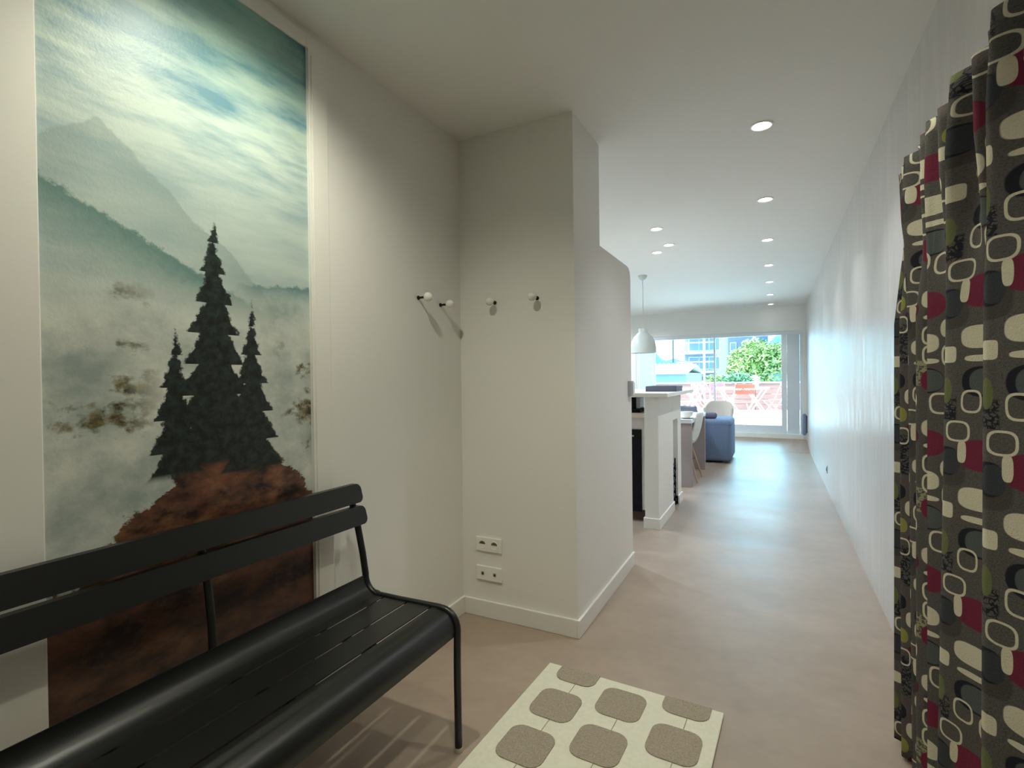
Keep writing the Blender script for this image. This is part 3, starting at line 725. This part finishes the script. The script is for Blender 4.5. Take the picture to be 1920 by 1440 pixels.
# garden + town
LEAF = mat('spring_green_leaf', (112, 122, 60), .6, vary=.2, vscale=2)
LEAF2 = mat('hedge_leaf', (80, 108, 70), .6, vary=.2, vscale=2)
BARK = mat('bark', (96, 76, 58), .9)
struct('ground_outside', box(-80, 60, 17.0, 220, -3.2, -3.0), mat('street_grey', (150, 150, 146), .9), 'street level below the terrace', 'ground')
def crown(name, label, loc, rx, ry, rz_, n, leaf, m, trunk, group='trees beyond the terrace fence'):
    t = thing(name, label, 'tree', loc, 0, group)
    bm = bmesh.new()
    lob = [(Vector((random.uniform(-.5, .5)*rx, random.uniform(-.5, .5)*ry, trunk+rz_+random.uniform(-.45, .5)*rz_)), random.uniform(.4, .6)) for _ in range(9)]+[(Vector((0, 0, trunk+rz_)), .8)]
    for _ in range(n):
        c_, q = random.choice(lob); d = Vector((random.gauss(0, 1), random.gauss(0, 1), random.gauss(0, 1))).normalized()*(q*random.random()**.35)
        p_ = c_+Vector((d.x*rx, d.y*ry, d.z*rz_)); a_ = Vector((random.gauss(0, 1), random.gauss(0, 1), random.gauss(0, .7)+.3)).normalized()*leaf; b_ = a_.cross(Vector((random.gauss(0, 1), random.gauss(0, 1), random.gauss(0, 1)))).normalized()*leaf*.45
        bm.faces.new([bm.verts.new(v) for v in (p_-a_, p_+b_, p_+a_, p_-b_)])
    obj('foliage', bm, m, t, kind='stuff')
    obj('trunk', tube(bmesh.new(), [(0, 0, 0), (.05, 0, trunk*.6), (0, .05, trunk+rz_)], [.16, .12, .05], 10), BARK, t, True)
p = at(1430, 690, 'y', 21.6)
crown('leafy_tree', 'large bright green leafy tree just beyond the terrace fence', (p.x-.1, 21.6, -3), 1.3, 1.05, 1.3, 11000, .08, LEAF, 3.1)
p = at(1385, 708, 'y', 18.0)
crown('leafy_shrub', 'lower green shrub beside the large tree beyond fence', (p.x, 18.0, -3), .7, .5, .62, 3000, .06, LEAF2, 3.3)
p = at(1350, 712, 'y', 19.6)
crown('leafy_shrub', 'small pale green shrub behind the pink chairs and fence', (p.x, 19.6, -3), .55, .35, .42, 1800, .05, LEAF, 3.55)
# apartment block with balconies
CONC = mat('pale_render', (104, 106, 120), .8); SLAB = mat('white_balcony_slab', (170, 172, 178), .7); PANE = mat('window_dark_pane', (64, 74, 92), .3)
BLUEB = mat('slate_blue_cladding', (52, 60, 84), .7, vary=.06)
ap = thing('apartment_block', 'pale apartment block with stepped white balconies across the street', 'building', (0, 32, -3))
xa = at(1278, 690, 'y', 32).x; xb = at(1340, 690, 'y', 32).x
obj('wall', box(xa, xb, 1.2, 9, 0, 14), CONC, ap)
for k in range(7):
    zz = -.0+k*1.15+2.2
    obj('balcony_slab', box(xa-.5+.10*k, xb, 0, 1.2, zz, zz+.12), SLAB, ap)
    obj('balcony_rail', box(xa-.5+.10*k, xb, 0, .04, zz+.62, zz+.68), SLAB, ap)
    for q in range(3):
        x0 = xa+.25+q*(xb-xa)*.32
        wn = obj('window', box(x0, x0+.62, 1.14, 1.2, zz+.2, zz+1.0), SLAB, ap); obj('pane', box(x0+.05, x0+.57, 1.12, 1.14, zz+.25, zz+.95), PANE, wn)
xm = (xa+xb)/2+.3
obj('pilaster', box(xm, xm+.12, -.05, 0.0, 0, 12), SLAB, ap)
tw = thing('stair_tower', 'narrow white tower with dark slot windows across the street', 'building', (0, 43, -3))
xa = at(1344, 690, 'y', 43).x; xb = at(1360, 690, 'y', 43).x
obj('wall', box(xa, xb, 0, 3, 0, 12), CONC, tw)
for k in range(9):
    obj('window', box(xa+.38, xa+.52, -.03, 0, 2.4+k*.8, 2.95+k*.8), PANE, tw)
bb_ = thing('blue_building', 'slate blue clad building behind the large tree', 'building', (0, 48, -3))
xa = at(1361, 690, 'y', 48).x; xb = at(1440, 690, 'y', 48).x
obj('wall', box(xa, xb, 0, 6, 0, 10.4), BLUEB, bb_)
obj('roof', box(xa-.2, xb+.2, -.2, 6.2, 10.4, 10.7), SLAB, bb_)
for k in range(4):
    for q in range(3):
        wn = obj('window', box(xa+.35+q*.9, xa+.85+q*.9, -.05, 0, 2.6+k*1.3, 3.3+k*1.3), SLAB, bb_); obj('pane', box(xa+.39+q*.9, xa+.81+q*.9, -.07, -.05, 2.64+k*1.3, 3.26+k*1.3), PANE, wn)
# low tiled house
hs = thing('tiled_house', 'low house with pale tiled roof beyond the terrace fence', 'house', (0, 24, -3))
xa = at(1215, 690, 'y', 24).x; xb = at(1284, 690, 'y', 24).x; ze = at(1250, 699, 'y', 24).z+3; zr = at(1250, 684, 'y', 27).z+3
obj('wall', box(xa-3, xb, .3, 6, 0, ze), mat('pale_blue_render', (96, 106, 120), .8), hs)
ROOF = mat('pale_tile', (238, 226, 212), .7)
rf = obj('roof', prism(bmesh.new(), [(0, ze), (3, zr), (6.3, ze), (6.3, ze-.06), (3, zr-.06), (0, ze-.06)], xa-3.1, xb+.1, 'x'), ROOF, hs)
n = int((xb-xa+3)/.22)
t0 = None
for k in range(n):
    x = xa-3+k*.22
    if t0 is None: t0 = obj('roof_tile_row', tube(bmesh.new(), [(.11, -.03, ze+.02), (.11, 3.0, zr+.02)], .055, 8), ROOF, rf); t0.location.x = x
    else: c = t0.copy(); col.objects.link(c); c.location.x = x
pp = thing('utility_pole', 'thin dark pole rising behind the tiled roof', 'pole', (at(1262, 660, 'y', 28).x, 30.5, -3))
pp.location.x = at(1262, 660, 'y', 30.5).x
obj('shaft', tube(bmesh.new(), [(0, 0, 0), (0, 0, 9)], [.07, .05], 10), mat('dark_pole', (14, 16, 22), .6), pp)
obj('collar', lathe(bmesh.new(), [(.08, 8.6), (.08, 8.8), (.05, 8.85)], 12), MATS['dark_pole'], pp)
# mountains
HILL = mat('hazy_teal_hillside', (20, 50, 46), .95, vary=.1, vscale=.05)
bm = bmesh.new(); NX, NYY = 60, 10; rows = []
for j in range(NYY+1):
    row = []
    for i in range(NX+1):
        x = -75+110*i/NX; f = j/NYY
        h = 15+3.2*math.sin(x*.09+1)+1.6*math.sin(x*.23)+.5*math.sin(x*.71)
        row.append(bm.verts.new((x, 160+40*f, -3+h*math.sin(f*PI/2)+.4*math.sin(x*.9+f*7)*f)))
    rows.append(row)
for j in range(NYY):
    for i in range(NX): bm.faces.new((rows[j][i], rows[j][i+1], rows[j+1][i+1], rows[j+1][i]))
struct('hills', bm, HILL, 'hazy teal hillside far behind the houses', 'hills', True)
